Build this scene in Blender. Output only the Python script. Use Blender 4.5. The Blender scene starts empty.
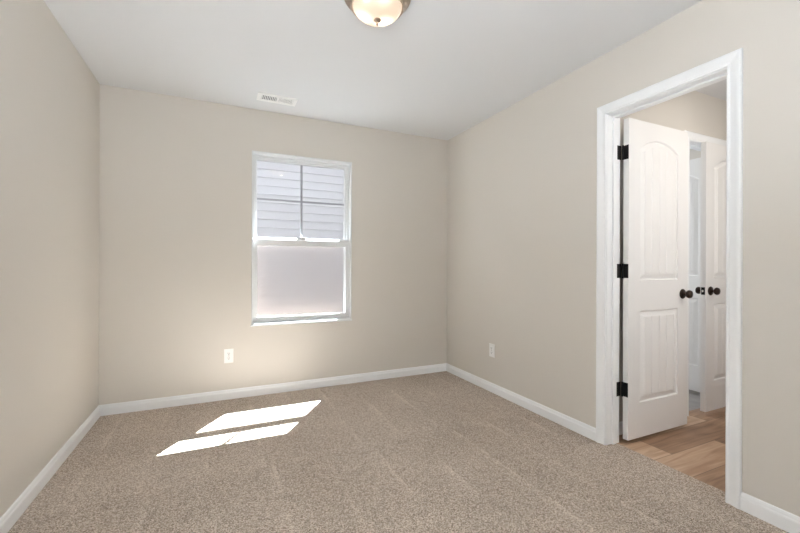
import bpy, bmesh, math, random
from mathutils import Matrix, Vector
random.seed(7)
C = bpy.context.scene.collection
S = bpy.context.scene
PI = math.pi

# ------------------------------------------------------------------ camera
cam = bpy.data.cameras.new('camera'); camo = bpy.data.objects.new('camera', cam); C.objects.link(camo)
cam.sensor_width = 36.0; cam.lens = 386.14 * 36 / 800; cam.shift_y = -1.07 / 800; cam.clip_start = 0.02
camo.matrix_world = (Matrix.Translation((0, 0, 1.1133)) @ Matrix.Rotation(-0.4338, 4, 'Z')
                     @ Matrix.Rotation(PI / 2, 4, 'X') @ Matrix.Rotation(0.0033, 4, 'Z'))
S.camera = camo
# ------------------------------------------------------------------ sky, sun, fill, exposure
W = bpy.data.worlds.new('sky'); S.world = W; W.use_nodes = True
bg = W.node_tree.nodes['Background']; bg.inputs['Color'].default_value = (0.89, 0.90, 1.0, 1); bg.inputs['Strength'].default_value = 0.56
sun = bpy.data.lights.new('sun', 'SUN'); sun.energy = 57.0; sun.angle = math.radians(0.15); sun.color = (0.915, 0.985, 1.065)
suno = bpy.data.objects.new('sun', sun); C.objects.link(suno)
suno.rotation_euler = Vector((-0.672, -1.0, -1.79)).to_track_quat('-Z', 'Y').to_euler()
def area(name, loc, target, sx, sy, power, col):
    l = bpy.data.lights.new(name, 'AREA'); l.shape = 'RECTANGLE'; l.size = sx; l.size_y = sy; l.energy = power; l.color = col
    o = bpy.data.objects.new(name, l); C.objects.link(o); o.location = loc
    o.rotation_euler = (Vector(target) - Vector(loc)).to_track_quat('-Z', 'Y').to_euler(); return o
area('bounce_light', (-0.12, -0.26, 1.22), (-0.12, -0.26, 2.44), 1.2, 0.34, 29.0, (0.90, 0.98, 1.075))  # added fill behind the camera, aimed up at the ceiling
area('hall_fill', (3.0, 0.60, 1.35), (3.0, 1.7, 1.25), 1.3, 1.9, 4.6, (0.98, 0.985, 0.99))  # added fill panel at the unseen front hall wall, evens out the doors
area('hall_lamp_light', (2.95, 0.95, 2.43), (2.95, 0.95, 0), 0.3, 0.3, 1.5, (1.0, 0.88, 0.74))
area('bath_window_light', (3.22, 3.40, 1.5), (3.6, 1.9, 1.1), 0.5, 1.2, 11.0, (0.88, 0.94, 1.0))
S.view_settings.view_transform = 'Standard'; S.view_settings.look = 'None'
S.view_settings.exposure = 1.30; S.view_settings.gamma = 1.0; S.view_settings.use_curve_mapping = False
S.cycles.use_denoising = True
S.cycles.max_bounces = 12; S.cycles.diffuse_bounces = 8; S.cycles.transparent_max_bounces = 16
S.cycles.caustics_reflective = False; S.cycles.caustics_refractive = False

# ------------------------------------------------------------------ dimensions (metres)
XL, XR, YB, YF, H = -0.814, 2.174, 3.506, -0.45, 2.44
XO = 2.289                    # hall side of the right wall
YOUT = 3.66                   # outside of the back wall
HY0, HY1, HX1 = 0.55, 1.712, 3.93   # hall
DY0, DY1, DZ = 1.012, 1.636, 2.052  # clear opening of the doorway in the right wall
QX0, QX1 = 3.165, 3.775             # clear opening of the doorway beyond
WX0, WX1, WZ0, WZ1 = 0.234, 1.119, 0.602, 2.086   # window opening

# ------------------------------------------------------------------ materials
def lin(r, g, b):
    f = lambda c: (c / 255 / 12.92) if c <= 10 else (((c / 255) + 0.055) / 1.055) ** 2.4
    return (f(r), f(g), f(b), 1)
def mat(name, col, rough=0.5, metal=0.0, spec=0.5, bump=0.0, bscale=200.0, var=0.0):
    m = bpy.data.materials.new(name); m.use_nodes = True; nt = m.node_tree; p = nt.nodes['Principled BSDF']
    p.inputs['Base Color'].default_value = col; p.inputs['Roughness'].default_value = rough
    p.inputs['Metallic'].default_value = metal; p.inputs['Specular IOR Level'].default_value = spec
    if bump or var:
        tc = nt.nodes.new('ShaderNodeTexCoord'); n = nt.nodes.new('ShaderNodeTexNoise')
        n.inputs['Scale'].default_value = bscale; n.inputs['Detail'].default_value = 3
        nt.links.new(tc.outputs['Object'], n.inputs['Vector'])
        if bump:
            b = nt.nodes.new('ShaderNodeBump'); b.inputs['Strength'].default_value = bump; b.inputs['Distance'].default_value = 0.001
            nt.links.new(n.outputs['Fac'], b.inputs['Height']); nt.links.new(b.outputs['Normal'], p.inputs['Normal'])
        if var:
            mx = nt.nodes.new('ShaderNodeMix'); mx.data_type = 'RGBA'
            mx.inputs['A'].default_value = tuple(c * (1 - var) for c in col[:3]) + (1,)
            mx.inputs['B'].default_value = tuple(min(1, c * (1 + var)) for c in col[:3]) + (1,)
            nt.links.new(n.outputs['Fac'], mx.inputs['Factor']); nt.links.new(mx.outputs['Result'], p.inputs['Base Color'])
    return m
M = {}
M['wall'] = mat('greige_wall_paint', (0.645, 0.610, 0.560, 1), 0.75, spec=0.25, bump=0.12, bscale=260)
M['ceiling'] = mat('white_ceiling_paint', (0.715, 0.722, 0.732, 1), 0.9, spec=0.1, bump=0.1, bscale=220)
M['trim'] = mat('white_semigloss_trim', (0.84, 0.85, 0.86, 1), 0.35, spec=0.45, bump=0.03, bscale=90)
M['door'] = mat('white_door_paint', (0.79, 0.78, 0.77, 1), 0.4, spec=0.4, bump=0.04, bscale=120)
M['vinyl'] = mat('white_vinyl', (0.70, 0.71, 0.71, 1), 0.35, bump=0.02, bscale=60)
M['bronze'] = mat('oil_rubbed_bronze', (0.045, 0.030, 0.024, 1), 0.32, metal=0.75, bump=0.05, bscale=300, var=0.3)
M['black'] = mat('black_metal', (0.012, 0.011, 0.011, 1), 0.42, metal=0.5, bump=0.05, bscale=300)
M['lamp_metal'] = mat('brushed_bronze_lamp', (0.50, 0.39, 0.30, 1), 0.36, metal=0.85, bump=0.05, bscale=400, var=0.15)
M['bolt'] = mat('bright_latch_metal', (0.75, 0.72, 0.68, 1), 0.25, metal=1.0, bump=0.02)
M['plate'] = mat('white_outlet_plastic', (0.85, 0.85, 0.835, 1), 0.35, bump=0.02)
M['slot'] = mat('painted_slot_shade', (0.05, 0.045, 0.04, 1), 0.6, bump=0.02)
M['ventdark'] = mat('painted_duct_shade', (0.12, 0.12, 0.12, 1), 0.8, bump=0.05)
M['siding'] = mat('white_vinyl_siding', (0.80, 0.80, 0.81, 1), 0.55, spec=0.3, bump=0.1, bscale=30, var=0.02)
M['greyfloor'] = mat('grey_vinyl_floor', (0.28, 0.26, 0.25, 1), 0.4, bump=0.05, bscale=14, var=0.35)
M['absorber'] = mat('dark_bounce_absorber', (0.02, 0.02, 0.021, 1), 0.8, bump=0.2, bscale=40, var=0.1)  # kept near black so unseen sunlit outer faces bounce little light
M['roof'] = mat('grey_asphalt_shingle', (0.12, 0.115, 0.11, 1), 0.9, bump=0.6, bscale=90, var=0.4)
M['ground'] = mat('pale_dry_ground', (0.42, 0.37, 0.31, 1), 0.95, bump=0.6, bscale=20, var=0.25)
M['grid'] = mat('backlit_grey_grille', (0.42, 0.42, 0.45, 1), 0.5, bump=0.02)  # backlit shade of the grille put into its grey

def glass_mat():
    m = bpy.data.materials.new('clear_window_glass'); m.use_nodes = True; nt = m.node_tree; nt.nodes.clear()
    o = nt.nodes.new('ShaderNodeOutputMaterial'); mx = nt.nodes.new('ShaderNodeMixShader')
    t = nt.nodes.new('ShaderNodeBsdfTransparent'); t.inputs['Color'].default_value = (0.97, 0.975, 0.97, 1)
    g = nt.nodes.new('ShaderNodeBsdfGlossy'); g.inputs['Roughness'].default_value = 0.03
    lw = nt.nodes.new('ShaderNodeLayerWeight'); pw = nt.nodes.new('ShaderNodeMath'); pw.operation = 'POWER'; pw.inputs[1].default_value = 5.0
    f = nt.nodes.new('ShaderNodeMath'); f.operation = 'MULTIPLY_ADD'; f.inputs[1].default_value = 0.9; f.inputs[2].default_value = 0.036   # Schlick
    nt.links.new(lw.outputs['Facing'], pw.inputs[0]); nt.links.new(pw.outputs[0], f.inputs[0])
    nt.links.new(f.outputs[0], mx.inputs[0]); nt.links.new(t.outputs[0], mx.inputs[1]); nt.links.new(g.outputs[0], mx.inputs[2])
    nt.links.new(mx.outputs[0], o.inputs[0]); return m
M['glass'] = glass_mat()
def screen_mat():
    m = bpy.data.materials.new('insect_screen_mesh'); m.use_nodes = True; nt = m.node_tree; nt.nodes.clear()
    o = nt.nodes.new('ShaderNodeOutputMaterial'); mx = nt.nodes.new('ShaderNodeMixShader'); mx.inputs[0].default_value = 0.13
    t = nt.nodes.new('ShaderNodeBsdfTransparent'); d = nt.nodes.new('ShaderNodeBsdfDiffuse'); d.inputs['Color'].default_value = (0.34, 0.25, 0.20, 1)
    nt.links.new(t.outputs[0], mx.inputs[1]); nt.links.new(d.outputs[0], mx.inputs[2]); nt.links.new(mx.outputs[0], o.inputs[0]); return m
M['screen'] = screen_mat()

class N:                                     # tiny node builder
    def __init__(s, m): s.nt = m.node_tree
    def n(s, t, **kw):
        x = s.nt.nodes.new(t)
        for k, v in kw.items(): setattr(x, k, v)
        return x
    def link(s, a, b): s.nt.links.new(a, b)
    def math(s, op, a, b=None, c=None):
        x = s.n('ShaderNodeMath', operation=op)
        for i, v in enumerate((a, b, c)):
            if v is None: continue
            if isinstance(v, (int, float)): x.inputs[i].default_value = v
            else: s.link(v, x.inputs[i])
        return x.outputs[0]

def carpet_mat():
    m = bpy.data.materials.new('beige_cut_pile_carpet'); m.use_nodes = True; k = N(m); p = m.node_tree.nodes['Principled BSDF']
    tc = k.n('ShaderNodeTexCoord'); P = tc.outputs['Object']
    def noise(scale, detail, rough=0.5):
        x = k.n('ShaderNodeTexNoise'); x.inputs['Scale'].default_value = scale; x.inputs['Detail'].default_value = detail
        x.inputs['Roughness'].default_value = rough; k.link(P, x.inputs['Vector']); return x.outputs['Fac']
    v = k.n('ShaderNodeTexVoronoi'); v.inputs['Scale'].default_value = 250; k.link(P, v.inputs['Vector'])
    vs = k.n('ShaderNodeSeparateColor'); k.link(v.outputs['Color'], vs.inputs[0])
    f = k.math('ADD', k.math('MULTIPLY', vs.outputs[0], 0.50), k.math('MULTIPLY', noise(190, 2, 0.65), 0.55))
    f = k.math('SUBTRACT', f, k.math('MULTIPLY', v.outputs['Distance'], 0.12))
    # vacuum tracks: the nap leans this way and that in strokes about 29 cm wide
    sp = k.n('ShaderNodeSeparateXYZ'); k.link(P, sp.inputs[0])
    big = noise(1.6, 1); wob = noise(7.0, 2)
    far = k.math('GREATER_THAN', k.math('ADD', sp.outputs['Y'], k.math('MULTIPLY', wob, 0.10)), 2.28)
    ux = k.math('ADD', k.math('MULTIPLY_ADD', far, 0.05, sp.outputs['X']), k.math('MULTIPLY', wob, 0.025))
    fr = k.math('FRACT', k.math('DIVIDE', ux, 0.29))
    saw = k.math('POWER', fr, 10.0)
    mask = k.n('ShaderNodeMapRange'); k.link(noise(2.6, 2), mask.inputs['Value'])
    mask.inputs['From Min'].default_value = 0.42; mask.inputs['From Max'].default_value = 0.62
    streak = k.math('MULTIPLY', saw, mask.outputs[0])
    f = k.math('ADD', f, k.math('MULTIPLY', streak, 0.13))
    f = k.math('ADD', f, k.math('MULTIPLY', k.math('SUBTRACT', far, 0.5), 0.03))
    f = k.math('ADD', f, k.math('MULTIPLY', k.math('SUBTRACT', big, 0.5), 0.16))
    cr = k.n('ShaderNodeValToRGB'); e = cr.color_ramp.elements
    e[0].position = 0.18; e[0].color = CARPET[0]; e[1].position = 0.86; e[1].color = CARPET[2]
    mid = e.new(0.50); mid.color = CARPET[1]
    k.link(f, cr.inputs[0]); k.link(cr.outputs[0], p.inputs['Base Color'])
    p.inputs['Roughness'].default_value = 1.0; p.inputs['Specular IOR Level'].default_value = 0.05
    p.inputs['Sheen Weight'].default_value = 0.08
    b = k.n('ShaderNodeBump'); b.inputs['Strength'].default_value = 0.55; b.inputs['Distance'].default_value = 0.006
    k.link(f, b.inputs['Height']); k.link(b.outputs['Normal'], p.inputs['Normal'])
    return m
CARPET = ((0.195, 0.150, 0.116, 1), (0.50, 0.42, 0.348, 1), (0.86, 0.76, 0.66, 1))
M['carpet'] = carpet_mat()

def plank_mat():
    m = bpy.data.materials.new('oak_vinyl_plank'); m.use_nodes = True; k = N(m); p = m.node_tree.nodes['Principled BSDF']
    tc = k.n('ShaderNodeTexCoord'); P = tc.outputs['Object']; sp = k.n('ShaderNodeSeparateXYZ'); k.link(P, sp.inputs[0])
    yv = k.math('DIVIDE', k.math('SUBTRACT', sp.outputs['Y'], 0.413), 0.198)
    row = k.math('FLOOR', yv)
    shift = k.math('FRACT', k.math('ADD', k.math('MULTIPLY', row, 0.37), 0.1167))
    xv = k.math('ADD', k.math('DIVIDE', sp.outputs['X'], 1.2), shift)
    col = k.math('FLOOR', xv)
    wv = k.math('ADD', k.math('MULTIPLY', row, 0.7486), k.math('MULTIPLY', k.math('MULTIPLY', row, row), 0.93464))
    wv = k.math('FRACT', k.math('ADD', wv, k.math('MULTIPLY_ADD', col, 0.38607, 0.93088)))
    # grain stretched along x, shifted per plank
    g = k.n('ShaderNodeCombineXYZ')
    k.link(k.math('MULTIPLY', sp.outputs['X'], 2.2), g.inputs[0])
    k.link(k.math('MULTIPLY', sp.outputs['Y'], 22.0), g.inputs[1])
    k.link(k.math('MULTIPLY', wv, 40.0), g.inputs[2])
    n1 = k.n('ShaderNodeTexNoise'); n1.inputs['Scale'].default_value = 1.0; n1.inputs['Detail'].default_value = 6; n1.inputs['Distortion'].default_value = 1.2
    k.link(g.outputs[0], n1.inputs['Vector'])
    n2 = k.n('ShaderNodeTexNoise'); n2.inputs['Scale'].default_value = 4.5; n2.inputs['Detail'].default_value = 2; k.link(P, n2.inputs['Vector'])
    f = k.math('ADD', k.math('MULTIPLY', n1.outputs['Fac'], 0.55), k.math('MULTIPLY', wv, 0.42))
    f = k.math('ADD', f, k.math('MULTIPLY', n2.outputs['Fac'], 0.18))
    cr = k.n('ShaderNodeValToRGB'); e = cr.color_ramp.elements
    e[0].position = 0.30; e[0].color = (0.165, 0.090, 0.052, 1); e[1].position = 0.88; e[1].color = (0.66, 0.485, 0.340, 1)
    mm = e.new(0.58); mm.color = (0.400, 0.250, 0.155, 1)
    k.link(f, cr.inputs[0])
    # dark joints
    def edge(v, w):
        fr = k.math('FRACT', v); d = k.math('MINIMUM', fr, k.math('SUBTRACT', 1.0, fr)); return k.math('LESS_THAN', d, w)
    j = k.math('MAXIMUM', edge(yv, 0.012), edge(xv, 0.002))
    mx = k.n('ShaderNodeMix', data_type='RGBA'); k.link(k.math('MULTIPLY', j, 0.6), mx.inputs['Factor'])
    k.link(cr.outputs[0], mx.inputs['A']); mx.inputs['B'].default_value = (0.10, 0.06, 0.035, 1)
    k.link(mx.outputs['Result'], p.inputs['Base Color'])
    p.inputs['Roughness'].default_value = 0.42; p.inputs['Specular IOR Level'].default_value = 0.4
    b = k.n('ShaderNodeBump'); b.inputs['Strength'].default_value = 0.15; b.inputs['Distance'].default_value = 0.002
    k.link(n1.outputs['Fac'], b.inputs['Height']); k.link(b.outputs['Normal'], p.inputs['Normal'])
    return m
M['plank'] = plank_mat()

LAMP = Vector((0.695, 1.775, 0))
BULBS = [LAMP + Vector((-0.052, 0.022, 2.362)), LAMP + Vector((0.036, 0.012, 2.338))]
def lampglass_mat():                          # frosted glass; glow and two bulb hot spots painted into its emission
    m = bpy.data.materials.new('lit_frosted_glass'); m.use_nodes = True; k = N(m); p = m.node_tree.nodes['Principled BSDF']
    p.inputs['Base Color'].default_value = (0.30, 0.28, 0.25, 1); p.inputs['Roughness'].default_value = 0.25
    geo = k.n('ShaderNodeNewGeometry'); tot = None
    for b in BULBS:
        d = k.n('ShaderNodeVectorMath', operation='DISTANCE'); k.link(geo.outputs['Position'], d.inputs[0]); d.inputs[1].default_value = b
        q = k.math('DIVIDE', d.outputs['Value'], 0.030); t = k.math('POWER', 2.718, k.math('MULTIPLY', k.math('MULTIPLY', q, q), -1.0))
        tot = t if tot is None else k.math('ADD', tot, t)
    p.inputs['Emission Color'].default_value = (1.0, 0.80, 0.60, 1); OUT = [n for n in m.node_tree.nodes if n.type == 'OUTPUT_MATERIAL'][0]
    tr = k.n('ShaderNodeBsdfTransparent'); tr.inputs['Color'].default_value = (1.0, 0.97, 0.93, 1); ms = k.n('ShaderNodeMixShader'); ms.inputs[0].default_value = 0.75
    k.link(tr.outputs[0], ms.inputs[1]); k.link(p.outputs[0], ms.inputs[2]); k.link(ms.outputs[0], OUT.inputs['Surface'])
    k.link(k.math('ADD', k.math('MULTIPLY', tot, 4.0), 0.29), p.inputs['Emission Strength']); return m
M['lampglass'] = lampglass_mat()
def bulb_mat():
    m = bpy.data.materials.new('glowing_bulb'); m.use_nodes = True; p = m.node_tree.nodes['Principled BSDF']
    p.inputs['Emission Color'].default_value = (1, 0.82, 0.6, 1); p.inputs['Emission Strength'].default_value = 8; return m
M['bulb'] = bulb_mat()

# ------------------------------------------------------------------ mesh helpers
def obj(name, bm, m, parent=None, smooth=False):
    bmesh.ops.recalc_face_normals(bm, faces=bm.faces)
    me = bpy.data.meshes.new(name); bm.to_mesh(me); bm.free()
    if smooth:
        for p in me.polygons: p.use_smooth = True
        try: me.set_sharp_from_angle(angle=math.radians(35))
        except Exception: pass
    me.materials.append(M[m]); o = bpy.data.objects.new(name, me); C.objects.link(o)
    if parent is not None: o.parent = parent
    return o
def struct(o, label=None, cat=None):
    o['kind'] = 'structure'
    if label: o['label'] = label
    if cat: o['category'] = cat
    return o
def empty(name, loc=(0, 0, 0), rz=0.0):
    o = bpy.data.objects.new(name, None); C.objects.link(o); o.location = loc; o.rotation_euler = (0, 0, rz); o.empty_display_size = 0.1; return o
def tag(o, label, cat, group=None):
    o['label'] = label; o['category'] = cat
    if group: o['group'] = group
    return o
def box(bm, x0, x1, y0, y1, z0, z1, bev=0.0):
    t = bmesh.new(); v = [t.verts.new((x, y, z)) for x in (x0, x1) for y in (y0, y1) for z in (z0, z1)]
    for f in ((0, 1, 3, 2), (4, 6, 7, 5), (0, 4, 5, 1), (2, 3, 7, 6), (0, 2, 6, 4), (1, 5, 7, 3)): t.faces.new([v[i] for i in f])
    bmesh.ops.recalc_face_normals(t, faces=t.faces)
    if bev: bmesh.ops.bevel(t, geom=t.edges[:], offset=bev, segments=2, affect='EDGES', profile=0.5)
    me = bpy.data.meshes.new('t'); t.to_mesh(me); t.free(); bm.from_mesh(me); bpy.data.meshes.remove(me); return bm
def frame(bm, x0, x1, z0, z1, l, r, b, t, y0, y1, bev=0.0):
    box(bm, x0, x0 + l, y0, y1, z0, z1, bev); box(bm, x1 - r, x1, y0, y1, z0, z1, bev)
    box(bm, x0 + l, x1 - r, y0, y1, z0, z0 + b, bev); box(bm, x0 + l, x1 - r, y0, y1, z1 - t, z1, bev)
def lathe(bm, prof, seg=48, mtx=None):
    rings = []
    for r, z in prof:
        if r < 1e-6: rings.append([bm.verts.new((0, 0, z))])
        else: rings.append([bm.verts.new((r * math.cos(2 * PI * i / seg), r * math.sin(2 * PI * i / seg), z)) for i in range(seg)])
    for a, b in zip(rings, rings[1:]):
        for i in range(seg):
            j = (i + 1) % seg
            if len(a) == 1 and len(b) == 1: break
            if len(a) == 1: bm.faces.new((a[0], b[i], b[j]))
            elif len(b) == 1: bm.faces.new((a[i], a[j], b[0]))
            else: bm.faces.new((a[i], a[j], b[j], b[i]))
    if mtx is not None: bmesh.ops.transform(bm, matrix=mtx, verts=[v for g in rings for v in g])
    return bm
def sweep(bm, prof, path):                     # prof: [(u,v)], path: list of functions (u,v)->xyz
    rings = [[bm.verts.new(f(u, v)) for u, v in prof] for f in path]
    n = len(prof)
    for a, b in zip(rings, rings[1:]):
        for i in range(n):
            j = (i + 1) % n; bm.faces.new((a[i], a[j], b[j], b[i]))
    bm.faces.new(rings[0]); bm.faces.new(rings[-1][::-1]); return bm

# ------------------------------------------------------------------ shell: walls, floors, ceiling
def wall(name, boxes):
    bm = bmesh.new()
    for b in boxes: box(bm, *b)
    return struct(obj(name, bm, 'wall'))
struct(obj('floor', box(bmesh.new(), XL - 0.1, 2.262, YF - 0.1, YB + 0.1, -0.03, 0.0), 'carpet'), 'beige speckled cut pile carpet covering the bedroom floor', 'carpet')
struct(obj('hall_floor', box(bmesh.new(), 2.262, 4.9, YF - 0.1, 1.768, -0.03, -0.005), 'plank'), 'brown wood plank floor beyond the doorway', 'floor')
struct(obj('bath_floor', box(bmesh.new(), 2.262, 4.9, 1.768, YB + 0.1, -0.03, -0.005), 'greyfloor'), 'grey vinyl floor in the room behind the far doorway', 'floor')
struct(obj('ceiling', box(bmesh.new(), XL - 0.1, 4.9, YF - 0.1, YOUT, H, H + 0.1), 'ceiling'), 'smooth white painted ceiling', 'ceiling')
wall('wall_left', [(XL - 0.1, XL, YF - 0.1, YOUT, 0, H)])
wall('wall_back', [(XL, WX0, YB, YOUT, 0, H), (WX1, 4.9, YB, YOUT, 0, H), (WX0, WX1, YB, YOUT, 0, WZ0), (WX0, WX1, YB, YOUT, WZ1, H)])
J = 0.018
wall('wall_right', [(XR, XO, YF, DY0 - J, 0, H), (XR, XO, DY1 + J, YB, 0, H), (XR, XO, DY0 - J, DY1 + J, DZ + J, H)])
bm = bmesh.new()
for b in ((XL - 0.1, WX0, 0, 2.9), (WX1, 4.9, 0, 2.9), (WX0, WX1, 0, WZ0), (WX0, WX1, WZ1, 2.9)): box(bm, b[0], b[1], YOUT, YOUT + 0.012, b[2] - (0.35 if b[2] == 0 else 0), b[3])
struct(obj('exterior_absorber', bm, 'absorber'))  # unseen dark sheet added to soak up sun bounce onto the house
wall('wall_rear', [(XL, XR, YF - 0.1, YF, 0, H)])
wall('wall_hall', [(XO, QX0 - J, HY1, HY1 + 0.115, 0, H), (QX1 + J, 4.9, HY1, HY1 + 0.115, 0, H), (QX0 - J, QX1 + J, HY1, HY1 + 0.115, DZ + J, H)])
wall('wall_hall_front', [(XO, 4.9, HY0 - 0.1, HY0, 0, H)])
EY0, EY1 = 1.02, 1.648                          # opening in the end wall of the hall
wall('wall_hall_end', [(HX1, HX1 + 0.1, HY0, EY0 - J, 0, H), (HX1, HX1 + 0.1, EY1 + J, HY1, 0, H), (HX1, HX1 + 0.1, EY0 - J, EY1 + J, DZ + J, H)])
wall('wall_closet', [(4.8, 4.9, HY0, HY1, 0, H)])
wall('wall_bath', [(4.3, 4.4, HY1 + 0.115, YB, 0, H)])

# ------------------------------------------------------------------ baseboards
BP = [(0, 0), (0.014, 0), (0.014, 0.052), (0.0125, 0.058), (0.0095, 0.062), (0.0085, 0.069), (0.006, 0.076), (0.003, 0.079), (0, 0.079)]
def base(name, pts, normals):                  # pts on the wall line, miter by per-end offset
    (x0, y0, mx0), (x1, y1, mx1) = pts; nx, ny = normals
    dx, dy = x1 - x0, y1 - y0; L = math.hypot(dx, dy); dx /= L; dy /= L
    bm = bmesh.new()
    sweep(bm, BP, [lambda u, v: (x0 + nx * u + dx * u * mx0, y0 + ny * u + dy * u * mx0, v), lambda u, v: (x1 + nx * u - dx * u * mx1, y1 + ny * u - dy * u * mx1, v)])
    return struct(obj(name, bm, 'trim'))
CW = 0.060
base('baseboard_left', [(XL, YF, 1), (XL, YB, 1)], (1, 0))
base('baseboard_back', [(XL, YB, 1), (XR, YB, 1)], (0, -1))
base('baseboard_right', [(XR, YB, 1), (XR, DY1 + 0.004 + CW, 0)], (-1, 0))
base('baseboard_right_near', [(XR, DY0 - 0.004 - CW, 0), (XR, YF, 1)], (-1, 0))
base('baseboard_rear', [(XL, YF, 1), (XR, YF, 1)], (0, 1))
base('baseboard_hall', [(XO, HY1, 1), (QX0 - 0.004 - CW, HY1, 0)], (0, -1))
base('baseboard_bath', [(4.3, HY1 + 0.115, 1), (4.3, YB, 1)], (-1, 0))

# ------------------------------------------------------------------ door casings and jambs
CP = [(u * 60 / 58, v) for u, v in [(0, 0), (0, 0.009), (0.003, 0.011), (0.009, 0.011), (0.012, 0.0085), (0.017, 0.009), (0.030, 0.0125), (0.043, 0.0165), (0.050, 0.0175), (0.055, 0.016), (0.058, 0.013), (0.058, 0)]]
def casing(bm, a0, a1, zt, axis, plane, out):  # a0<a1 along the wall; out = +-1 direction the casing stands proud
    def pt(a, z, v): return (plane + out * v, a, z) if axis == 'y' else (a, plane + out * v, z)
    r = 0.004
    sweep(bm, CP, [lambda u, v: pt(a0 - r - u, 0, v), lambda u, v: pt(a0 - r - u, zt + r + u, v),
                   lambda u, v: pt(a1 + r + u, zt + r + u, v), lambda u, v: pt(a1 + r + u, 0, v)])
bm = bmesh.new(); casing(bm, DY0, DY1, DZ, 'y', XR, -1)
struct(obj('trim_1', bm, 'trim'), 'white casing around the open doorway in the right wall', 'door casing')
bm = bmesh.new(); casing(bm, DY0, DY1, DZ, 'y', XO, 1)
struct(obj('trim_2', bm, 'trim'), 'white casing on the hall side of the near doorway', 'door casing')
bm = bmesh.new(); casing(bm, QX0, QX1, DZ, 'x', HY1, -1)
struct(obj('trim_3', bm, 'trim'), 'white casing around the far doorway in the hall', 'door casing')
bm = bmesh.new()                                # jambs and stops of the near doorway
box(bm, XR, XO + 0.003, DY1, DY1 + J, -0.005, DZ + J); box(bm, XR, XO + 0.003, DY0 - J, DY0, -0.005, DZ + J); box(bm, XR, XO + 0.003, DY0, DY1, DZ, DZ + J)
sx0, sx1 = 2.220, 2.253
box(bm, sx0, sx1, DY1 - 0.011, DY1, -0.005, DZ, 0.002); box(bm, sx0, sx1, DY0, DY0 + 0.011, -0.005, DZ, 0.002); box(bm, sx0, sx1, DY0 + 0.011, DY1 - 0.011, DZ - 0.011, DZ, 0.002)
struct(obj('trim_4', bm, 'trim'), 'white door jamb lining the near doorway', 'door jamb')
bm = bmesh.new(); y0, y1 = HY1 - 0.001, HY1 + 0.116
box(bm, QX0 - J, QX0, y0, y1, -0.005, DZ + J); box(bm, QX1, QX1 + J, y0, y1, -0.005, DZ + J); box(bm, QX0, QX1, y0, y1, DZ, DZ + J)
box(bm, QX0, QX0 + 0.011, HY1 + 0.045, HY1 + 0.08, -0.005, DZ); box(bm, QX0 + 0.011, QX1 - 0.011, HY1 + 0.045, HY1 + 0.08, DZ - 0.011, DZ); box(bm, QX1 - 0.011, QX1, HY1 + 0.045, HY1 + 0.08, -0.005, DZ)
struct(obj('trim_5', bm, 'trim'), 'white door jamb lining the far doorway', 'door jamb')
bm = bmesh.new()
box(bm, HX1, HX1 + 0.1, EY1, EY1 + J, -0.005, DZ + J); box(bm, HX1, HX1 + 0.1, EY0 - J, EY0, -0.005, DZ + J); box(bm, HX1, HX1 + 0.1, EY0, EY1, DZ, DZ + J)
casing(bm, EY0, EY1, DZ, 'y', HX1, -1)
struct(obj('trim_6', bm, 'trim'), 'white casing of the end doorway in the hall', 'door casing')

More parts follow.
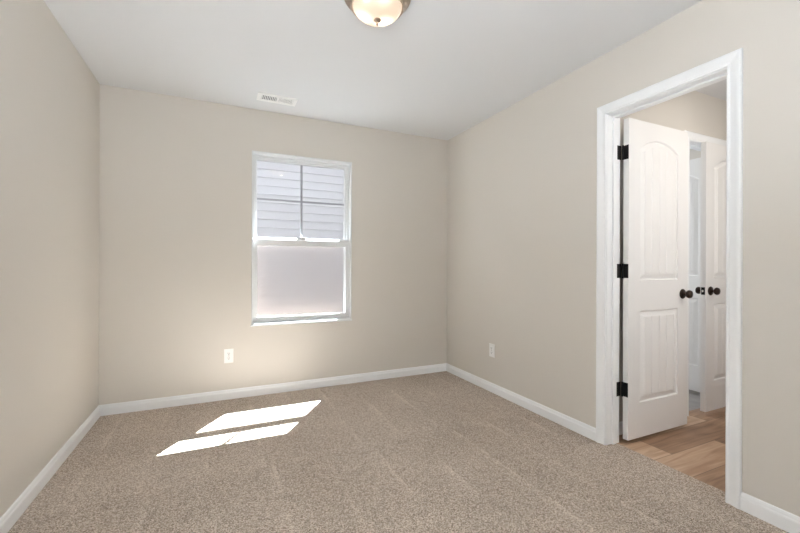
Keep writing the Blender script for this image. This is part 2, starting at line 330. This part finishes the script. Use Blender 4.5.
# ------------------------------------------------------------------ doors: moulded two-panel arch-top plank doors
DW, DH, DT = 0.622, 2.021, 0.035
def door_mesh():
    st = 0.110; x0, x1 = st, DW - st; xc = DW / 2; half = (x1 - x0) / 2
    lo = (0.222, 0.806); up0, spring, peak = 1.002, 1.843, 1.912
    s = peak - spring; R = (half * half + s * s) / (2 * s); cz = peak - R
    gro = [x0 + 0.046 + (x1 - x0 - 0.092) * i / 4 for i in range(5)]
    def prof(d):
        if d <= 0: return 0.0
        if d < 0.004: return -0.011 * d / 0.004
        if d < 0.009: return -0.011
        if d < 0.040: return -0.011 + 0.0095 * (d - 0.009) / 0.031
        return -0.0015
    def h(x, z):
        for zz0, zz1, arch in ((lo[0], lo[1], False), (up0, spring, True)):
            d = min(x - x0, x1 - x, z - zz0)
            if arch: d = min(d, R - math.hypot(x - xc, z - cz)) if z > cz else d
            else: d = min(d, zz1 - z)
            if d > 0:
                v = prof(d)
                if d > 0.038:
                    for g in gro:
                        q = abs(x - g)
                        if q < 0.0035: v -= 0.0035 * (1 - q / 0.0035)
                return v
        return 0.0
    def fill(pts, a, b, dense, sparse):
        xs = set([a, b])
        for p0, p1, stp in pts:
            n = max(1, int(round((p1 - p0) / stp)))
            for i in range(n + 1): xs.add(round(p0 + (p1 - p0) * i / n, 5))
        xs = sorted(xs); out = [xs[0]]
        for v in xs[1:]:
            while v - out[-1] > sparse * 1.5: out.append(out[-1] + sparse)
            if v - out[-1] > 0.0008: out.append(v)
        return out
    X = fill([(x0, x0 + 0.012, 0.002), (x0 + 0.012, x0 + 0.042, 0.006), (x1 - 0.012, x1, 0.002), (x1 - 0.042, x1 - 0.012, 0.006)]
             + [(g - 0.0035, g + 0.0035, 0.0035) for g in gro], 0, DW, 0.002, 0.012)
    Z = fill([(e - 0.012 if sg < 0 else e, e if sg < 0 else e + 0.012, 0.002) for e, sg in ((lo[0], 1), (lo[1], -1), (up0, 1))]
             + [(lo[0] + 0.012, lo[0] + 0.042, 0.006), (lo[1] - 0.042, lo[1] - 0.012, 0.006), (up0 + 0.012, up0 + 0.042, 0.006)]
             + [(spring - 0.05, peak + 0.002, 0.0025)], 0, DH, 0.002, 0.08)
    bm = bmesh.new(); HH = [[h(x, z) for x in X] for z in Z]
    nx, nz = len(X), len(Z)
    F = [[bm.verts.new((x, -HH[j][i], z)) for i, x in enumerate(X)] for j, z in enumerate(Z)]
    B = [[bm.verts.new((x, DT + HH[j][i], z)) for i, x in enumerate(X)] for j, z in enumerate(Z)]
    for j in range(nz - 1):
        for i in range(nx - 1):
            bm.faces.new((F[j][i], F[j][i + 1], F[j + 1][i + 1], F[j + 1][i]))
            bm.faces.new((B[j][i], B[j + 1][i], B[j + 1][i + 1], B[j][i + 1]))
        bm.faces.new((F[j][0], F[j + 1][0], B[j + 1][0], B[j][0])); bm.faces.new((F[j][-1], B[j][-1], B[j + 1][-1], F[j + 1][-1]))
    for i in range(nx - 1):
        bm.faces.new((F[0][i], B[0][i], B[0][i + 1], F[0][i + 1])); bm.faces.new((F[-1][i], F[-1][i + 1], B[-1][i + 1], B[-1][i]))
    return bm
KNOB = [(0.0, 0.0), (0.033, 0.0), (0.034, 0.002), (0.032, 0.006), (0.024, 0.010), (0.016, 0.012)]
KNOB2 = [(0.0, 0.009), (0.0125, 0.010), (0.0105, 0.016), (0.0105, 0.024), (0.015, 0.029), (0.024, 0.033), (0.0275, 0.040), (0.0275, 0.047), (0.024, 0.054), (0.015, 0.0585), (0.0, 0.060)]
def knobs(door, x, z):
    for sy, y in ((-1, 0.0), (1, DT)):
        mt = Matrix.Translation((x, y, z)) @ Matrix.Rotation(PI / 2 if sy < 0 else -PI / 2, 4, 'X')
        k = obj('door_knob', lathe(bmesh.new(), KNOB2, 32, mt), 'bronze', door, True)
        obj('rosette', lathe(bmesh.new(), KNOB + [(0.0, 0.012)], 32, mt), 'bronze', k, True)
def latch(door, xe, s, z):                      # plate on the free edge; s = outward direction in x
    a, b = sorted((xe, xe + s * 0.0015))
    p = obj('latch_plate', box(bmesh.new(), a, b, DT / 2 - 0.0125, DT / 2 + 0.0125, z - 0.028, z + 0.028), 'black', door)
    a, b = sorted((xe + s * 0.0015, xe + s * 0.008))
    obj('latch_bolt', box(bmesh.new(), a, b, DT / 2 - 0.006, DT / 2 + 0.006, z - 0.008, z + 0.008, 0.002), 'bolt', p)
def hinge(door, xe, s, y_pin, zc, hh=0.0445):   # door-edge leaf, barrel and jamb leaf around the pin
    h = obj('hinge', box(bmesh.new(), min(xe, xe + s * 0.002), max(xe, xe + s * 0.002), 0.001, DT - 0.002, zc - hh, zc + hh), 'black', door)
    bm = bmesh.new()
    mt = Matrix.Translation((xe + s * 0.0075, y_pin, zc))
    lathe(bm, [(0, -hh - 0.004), (0.003, -hh - 0.003), (0.0055, -hh), (0.0055, hh), (0.003, hh + 0.003), (0, hh + 0.004)], 16, mt)
    obj('hinge_pin', bm, 'black', h, True); return h
DZ0 = 0.022
def door(name, loc, rz, hinge_x, label):
    o = obj(name, door_mesh(), 'door') if door.mesh is None else None
    if o is None:
        o = bpy.data.objects.new(name, door.mesh); C.objects.link(o)
    door.mesh = o.data
    o.location = loc; o.rotation_euler = (0, 0, rz); struct(o, label, 'door')
    free = DW - hinge_x
    kx = free - 0.060 if free > 0 else free + 0.060
    knobs(o, kx, 0.903); latch(o, free, 1 if free > 0 else -1, 0.903)
    return o
door.mesh = None
d1 = door('door_1', (2.3115, 1.590, DZ0), 0, 0.0, 'white two-panel arch-top door standing open just inside the near doorway')
for zc in (0.336, 1.083, 1.831):
    hg = hinge(d1, 0, -1, DT - 0.001, zc - DZ0)
    jl = obj('hinge_leaf', box(bmesh.new(), 2.2560 - 2.3115, 2.302 - 2.3115, DY1 - 0.002 - 1.590, DY1 - 1.590 + 0.0005, zc - DZ0 - 0.0445, zc - DZ0 + 0.0445), 'black', hg)
d2 = door('door_2', (3.281, 1.655, 0.026), 0, DW, 'white panelled door farthest right in the doorway view, bronze knob on its left edge')
for zc in (0.336, 1.083, 1.831): hinge(d2, DW, 1, DT - 0.001, zc - DZ0)
d3 = door('door_3', (3.742, HY1 + 0.122, 0.012), PI / 2, 0.0, 'white door in cool light seen in the gap between the two nearer doors')
d3.location = (3.742 + DT, HY1 + 0.122, 0.030)

# ------------------------------------------------------------------ window
w1 = struct(empty('window_1', (0, 0, 0)), 'white single-hung window in the back wall with a four-light upper sash', 'window')
bm = bmesh.new()
frame(bm, WX0, WX1, WZ0, WZ1, 0.010, 0.010, 0.010, 0.010, YB - 0.006, YB + 0.012, 0.002)     # thin proud lip
frame(bm, WX0, WX1, WZ0, WZ1, 0.009, 0.009, 0.020, 0.016, YB + 0.012, YOUT + 0.01)            # jamb return
frame(bm, WX0 + 0.009, WX1 - 0.009, WZ0 + 0.020, WZ1 - 0.016, 0.018, 0.018, 0.020, 0.020, YB + 0.064, YOUT + 0.01, 0.002)
obj('window_frame', bm, 'vinyl', w1)
bm = bmesh.new(); box(bm, WX0 - 0.006, WX1 + 0.004, YB - 0.014, YB + 0.020, WZ0 - 0.012, WZ0 + 0.004, 0.003)
obj('window_sill', bm, 'vinyl', w1)
ux0, ux1, uz0, uz1 = WX0 + 0.022, WX1 - 0.022, 1.297, WZ1 - 0.030
bm = bmesh.new(); frame(bm, ux0, ux1, uz0, uz1, 0.026, 0.026, 0.060, 0.026, 3.584, 3.612, 0.003)
us = obj('upper_sash', bm, 'vinyl', w1)
gx0, gx1, gz0, gz1 = ux0 + 0.026, ux1 - 0.026, uz0 + 0.060, uz1 - 0.026
obj('pane', box(bmesh.new(), gx0, gx1, 3.594, 3.597, gz0, gz1), 'glass', us)
bm = bmesh.new(); box(bm, 0.660, 0.678, 3.599, 3.609, gz0, gz1); box(bm, gx0, gx1, 3.5995, 3.6085, 1.687, 1.703)
obj('grille', bm, 'grid', us)
lx0, lx1, lz0, lz1 = WX0 + 0.013, WX1 - 0.013, 0.624, 1.345
bm = bmesh.new()
box(bm, lx0, lx0 + 0.036, 3.530, 3.560, lz0, 1.285); box(bm, lx1 - 0.036, lx1, 3.530, 3.560, lz0, 1.285)
box(bm, lx0 + 0.036, lx1 - 0.036, 3.530, 3.560, lz0, 0.662)
# top rail with a sloped upper lip
prof = [(3.530, 1.285), (3.530, 1.334), (3.550, 1.357), (3.566, 1.357), (3.566, 1.285)]
sweep(bm, prof, [lambda u, v: (lx0, u, v), lambda u, v: (lx1, u, v)])
ls = obj('lower_sash', bm, 'vinyl', w1)
obj('pane', box(bmesh.new(), lx0 + 0.036, lx1 - 0.036, 3.544, 3.547, 0.662, 1.285), 'glass', ls)
bm = bmesh.new(); box(bm, 0.645, 0.705, 3.540, 3.566, 1.357, 1.364, 0.002);
obj('sash_lock', bm, 'vinyl', ls)
bm = bmesh.new(); box(bm, 1.005, 1.030, 3.5245, 3.530, 1.292, 1.300, 0.001)
obj('sash_tab', bm, 'vinyl', ls)
sc = obj('insect_screen', box(bmesh.new(), WX0 + 0.03, WX1 - 0.03, 3.646, 3.647, 0.645, 1.335), 'screen', w1)
bm = bmesh.new(); frame(bm, WX0 + 0.024, WX1 - 0.024, 0.637, 1.345, 0.012, 0.012, 0.012, 0.012, 3.642, 3.650)
obj('screen_frame', bm, 'vinyl', sc)

# ------------------------------------------------------------------ outside: eave, ground, the house next door
bm = bmesh.new()
sweep(bm, [(3.66, 2.60), (4.088, 2.60), (4.088, 2.78), (3.66, 3.05)], [lambda u, v: (-3, u, v), lambda u, v: (6, u, v)])
struct(obj('roof_eave', bm, 'absorber'))
struct(obj('ground', box(bmesh.new(), -9, 11, 3.67, 16, -0.5, -0.35), 'ground'))
house = empty('house', (0.5, 6.2, -0.35)); tag(house, 'neighbouring house with pale horizontal lap siding seen through the window', 'house')
HX0, HXE, LAP = -4.5, 6.5, 0.127
bm = bmesh.new(); prof = [(0.10, 0.0)]
n = 32
for i in range(n): prof += [(-0.024, i * LAP), (-0.001, (i + 1) * LAP)]
prof += [(0.10, n * LAP)]
sweep(bm, prof, [lambda u, v: (HX0, u, v), lambda u, v: (HXE, u, v)]); obj('siding', bm, 'siding', house)
box_ = box(bmesh.new(), HX0, HXE, 0.10, 6.0, 0, n * LAP); obj('house_body', box_, 'siding', house)
bm = bmesh.new(); ze = n * LAP
sweep(bm, [(-0.30, ze), (-0.30, ze + 0.14), (3.05, ze + 1.5), (6.4, ze + 0.14), (6.4, ze)], [lambda u, v: (HX0 - 0.3, u, v), lambda u, v: (HXE + 0.3, u, v)])
obj('roof', bm, 'roof', house)

# ------------------------------------------------------------------ ceiling light
lamp = empty('ceiling_light', (LAMP.x, LAMP.y, H))
tag(lamp, 'lit flush-mount ceiling light with frosted glass bowl and bronze rim', 'ceiling light')
z = lambda v: v - H
obj('pan', lathe(bmesh.new(), [(0.0, 0), (0.166, 0), (0.167, z(2.432)), (0.163, z(2.424)), (0.156, z(2.420)), (0.153, z(2.412)), (0.145, z(2.406)), (0.142, z(2.398)),
    (0.134, z(2.392)), (0.128, z(2.380)), (0.1235, z(2.380)), (0.1235, z(2.400)), (0.0, z(2.402))], 72), 'lamp_metal', lamp, True)
bowl = [(0.1225, z(2.400)), (0.1225, z(2.392))]
for i in range(1, 13):
    a = i / 12 * PI / 2; bowl.append((0.1225 * math.cos(a) ** 0.9 if i < 12 else 0.0, z(2.392) - 0.070 * math.sin(a)))
obj('glass_bowl', lathe(bmesh.new(), bowl, 64), 'lampglass', lamp, True)
for b in BULBS:                                 # the two bulbs behind the frosted glass
    pl = bpy.data.lights.new('bulb_light', 'POINT'); pl.energy = 0.25; pl.color = (1.0, 0.98, 0.96); pl.shadow_soft_size = 0.022
    po = bpy.data.objects.new('bulb_light', pl); C.objects.link(po); po.location = b - Vector((LAMP.x, LAMP.y, H)); po.parent = lamp
obj('finial', lathe(bmesh.new(), [(0.0, z(2.324)), (0.019, z(2.3235)), (0.0195, z(2.3195)), (0.014, z(2.314)), (0.005, z(2.311)), (0.004, z(2.306)), (0.0065, z(2.302)), (0.0065, z(2.298)), (0.004, z(2.294)), (0.0, z(2.293))], 24), 'lamp_metal', lamp, True)

# ------------------------------------------------------------------ ceiling vent
vent = empty('ceiling_vent', (0.403, 3.217, H)); tag(vent, 'white rectangular louvred air vent in the ceiling above the window', 'vent')
bm = bmesh.new()
VX, VY, AX0, AX1, AY = 0.150, 0.073, -0.118, 0.122, 0.042
for x0, x1, y0, y1 in ((-VX, AX0, -VY, VY), (AX1, VX, -VY, VY), (AX0, AX1, -VY, -AY), (AX0, AX1, AY, VY), (-0.004, 0.008, -AY, AY)): box(bm, x0, x1, y0, y1, -0.006, 0.0)
obj('vent_frame', bm, 'plate', vent)
obj('duct_shade_sheet', box(bmesh.new(), AX0, AX1, -AY, AY, -0.0008, -0.0002), 'ventdark', vent)  # flat dark sheet painted as the shade inside the duct
for x0, x1, tilt in ((AX0, -0.004, 1), (0.008, AX1, -1)):
    bm = bmesh.new(); nn = 9 if tilt > 0 else 13
    for i in range(nn):
        cx = x0 + (x1 - x0) * (i + 0.5) / nn; w = 0.0042 if tilt > 0 else 0.0046; zz = -0.0045
        d = 0.003
        pr = [(cx - tilt * w - 0.0004, zz + d), (cx - tilt * w + 0.0004, zz + d), (cx + tilt * w * 0.2 + 0.0004, zz - d * 0.6), (cx + tilt * w * 0.2 - 0.0004, zz - d * 0.6)]
        if tilt < 0: pr = [(cx - w, zz - d * 0.4), (cx - w, zz - d * 0.4 + 0.0008), (cx + w * 0.72, zz + d), (cx + w * 0.72, zz + d - 0.0008)]
        sweep(bm, pr, [lambda u, v: (u, -AY, v), lambda u, v: (u, AY, v)])
    obj('louvre_bank', bm, 'plate', vent)

# ------------------------------------------------------------------ outlets
def outlet(loc, rz, label):
    o = empty('electrical_outlet', loc, rz); tag(o, label, 'outlet')
    bm = bmesh.new(); box(bm, -0.0355, 0.0355, -0.006, 0, -0.058, 0.058, 0.0025); obj('cover_plate', bm, 'plate', o)
    for s in (-1, 1):
        bm = bmesh.new(); box(bm, -0.0165, 0.0165, -0.0085, -0.005, s * 0.0195 - 0.0145, s * 0.0195 + 0.0145, 0.003)
        so = obj('socket', bm, 'plate', o)
        bm = bmesh.new(); zc = s * 0.0195
        box(bm, -0.0078, -0.0052, -0.0089, -0.0084, zc - 0.002, zc + 0.0085); box(bm, 0.0052, 0.0078, -0.0089, -0.0084, zc - 0.001, zc + 0.0075)
        box(bm, -0.0028, 0.0028, -0.0089, -0.0084, zc - 0.0095, zc - 0.0045, 0.0002); obj('slot', bm, 'slot', so)  # dark inlays painted for the shade inside the holes
    obj('screw', lathe(bmesh.new(), [(0, 0), (0.003, 0), (0.003, 0.001), (0.0, 0.0015)], 12, Matrix.Translation((0, -0.006, 0)) @ Matrix.Rotation(PI / 2, 4, 'X')), 'bolt', o)
outlet((0.060, YB, 0.358), 0, 'white double outlet low on the back wall, left of the window')
outlet((XR, 2.750, 0.366), -PI / 2, 'white double outlet low on the right wall, seen at an angle')
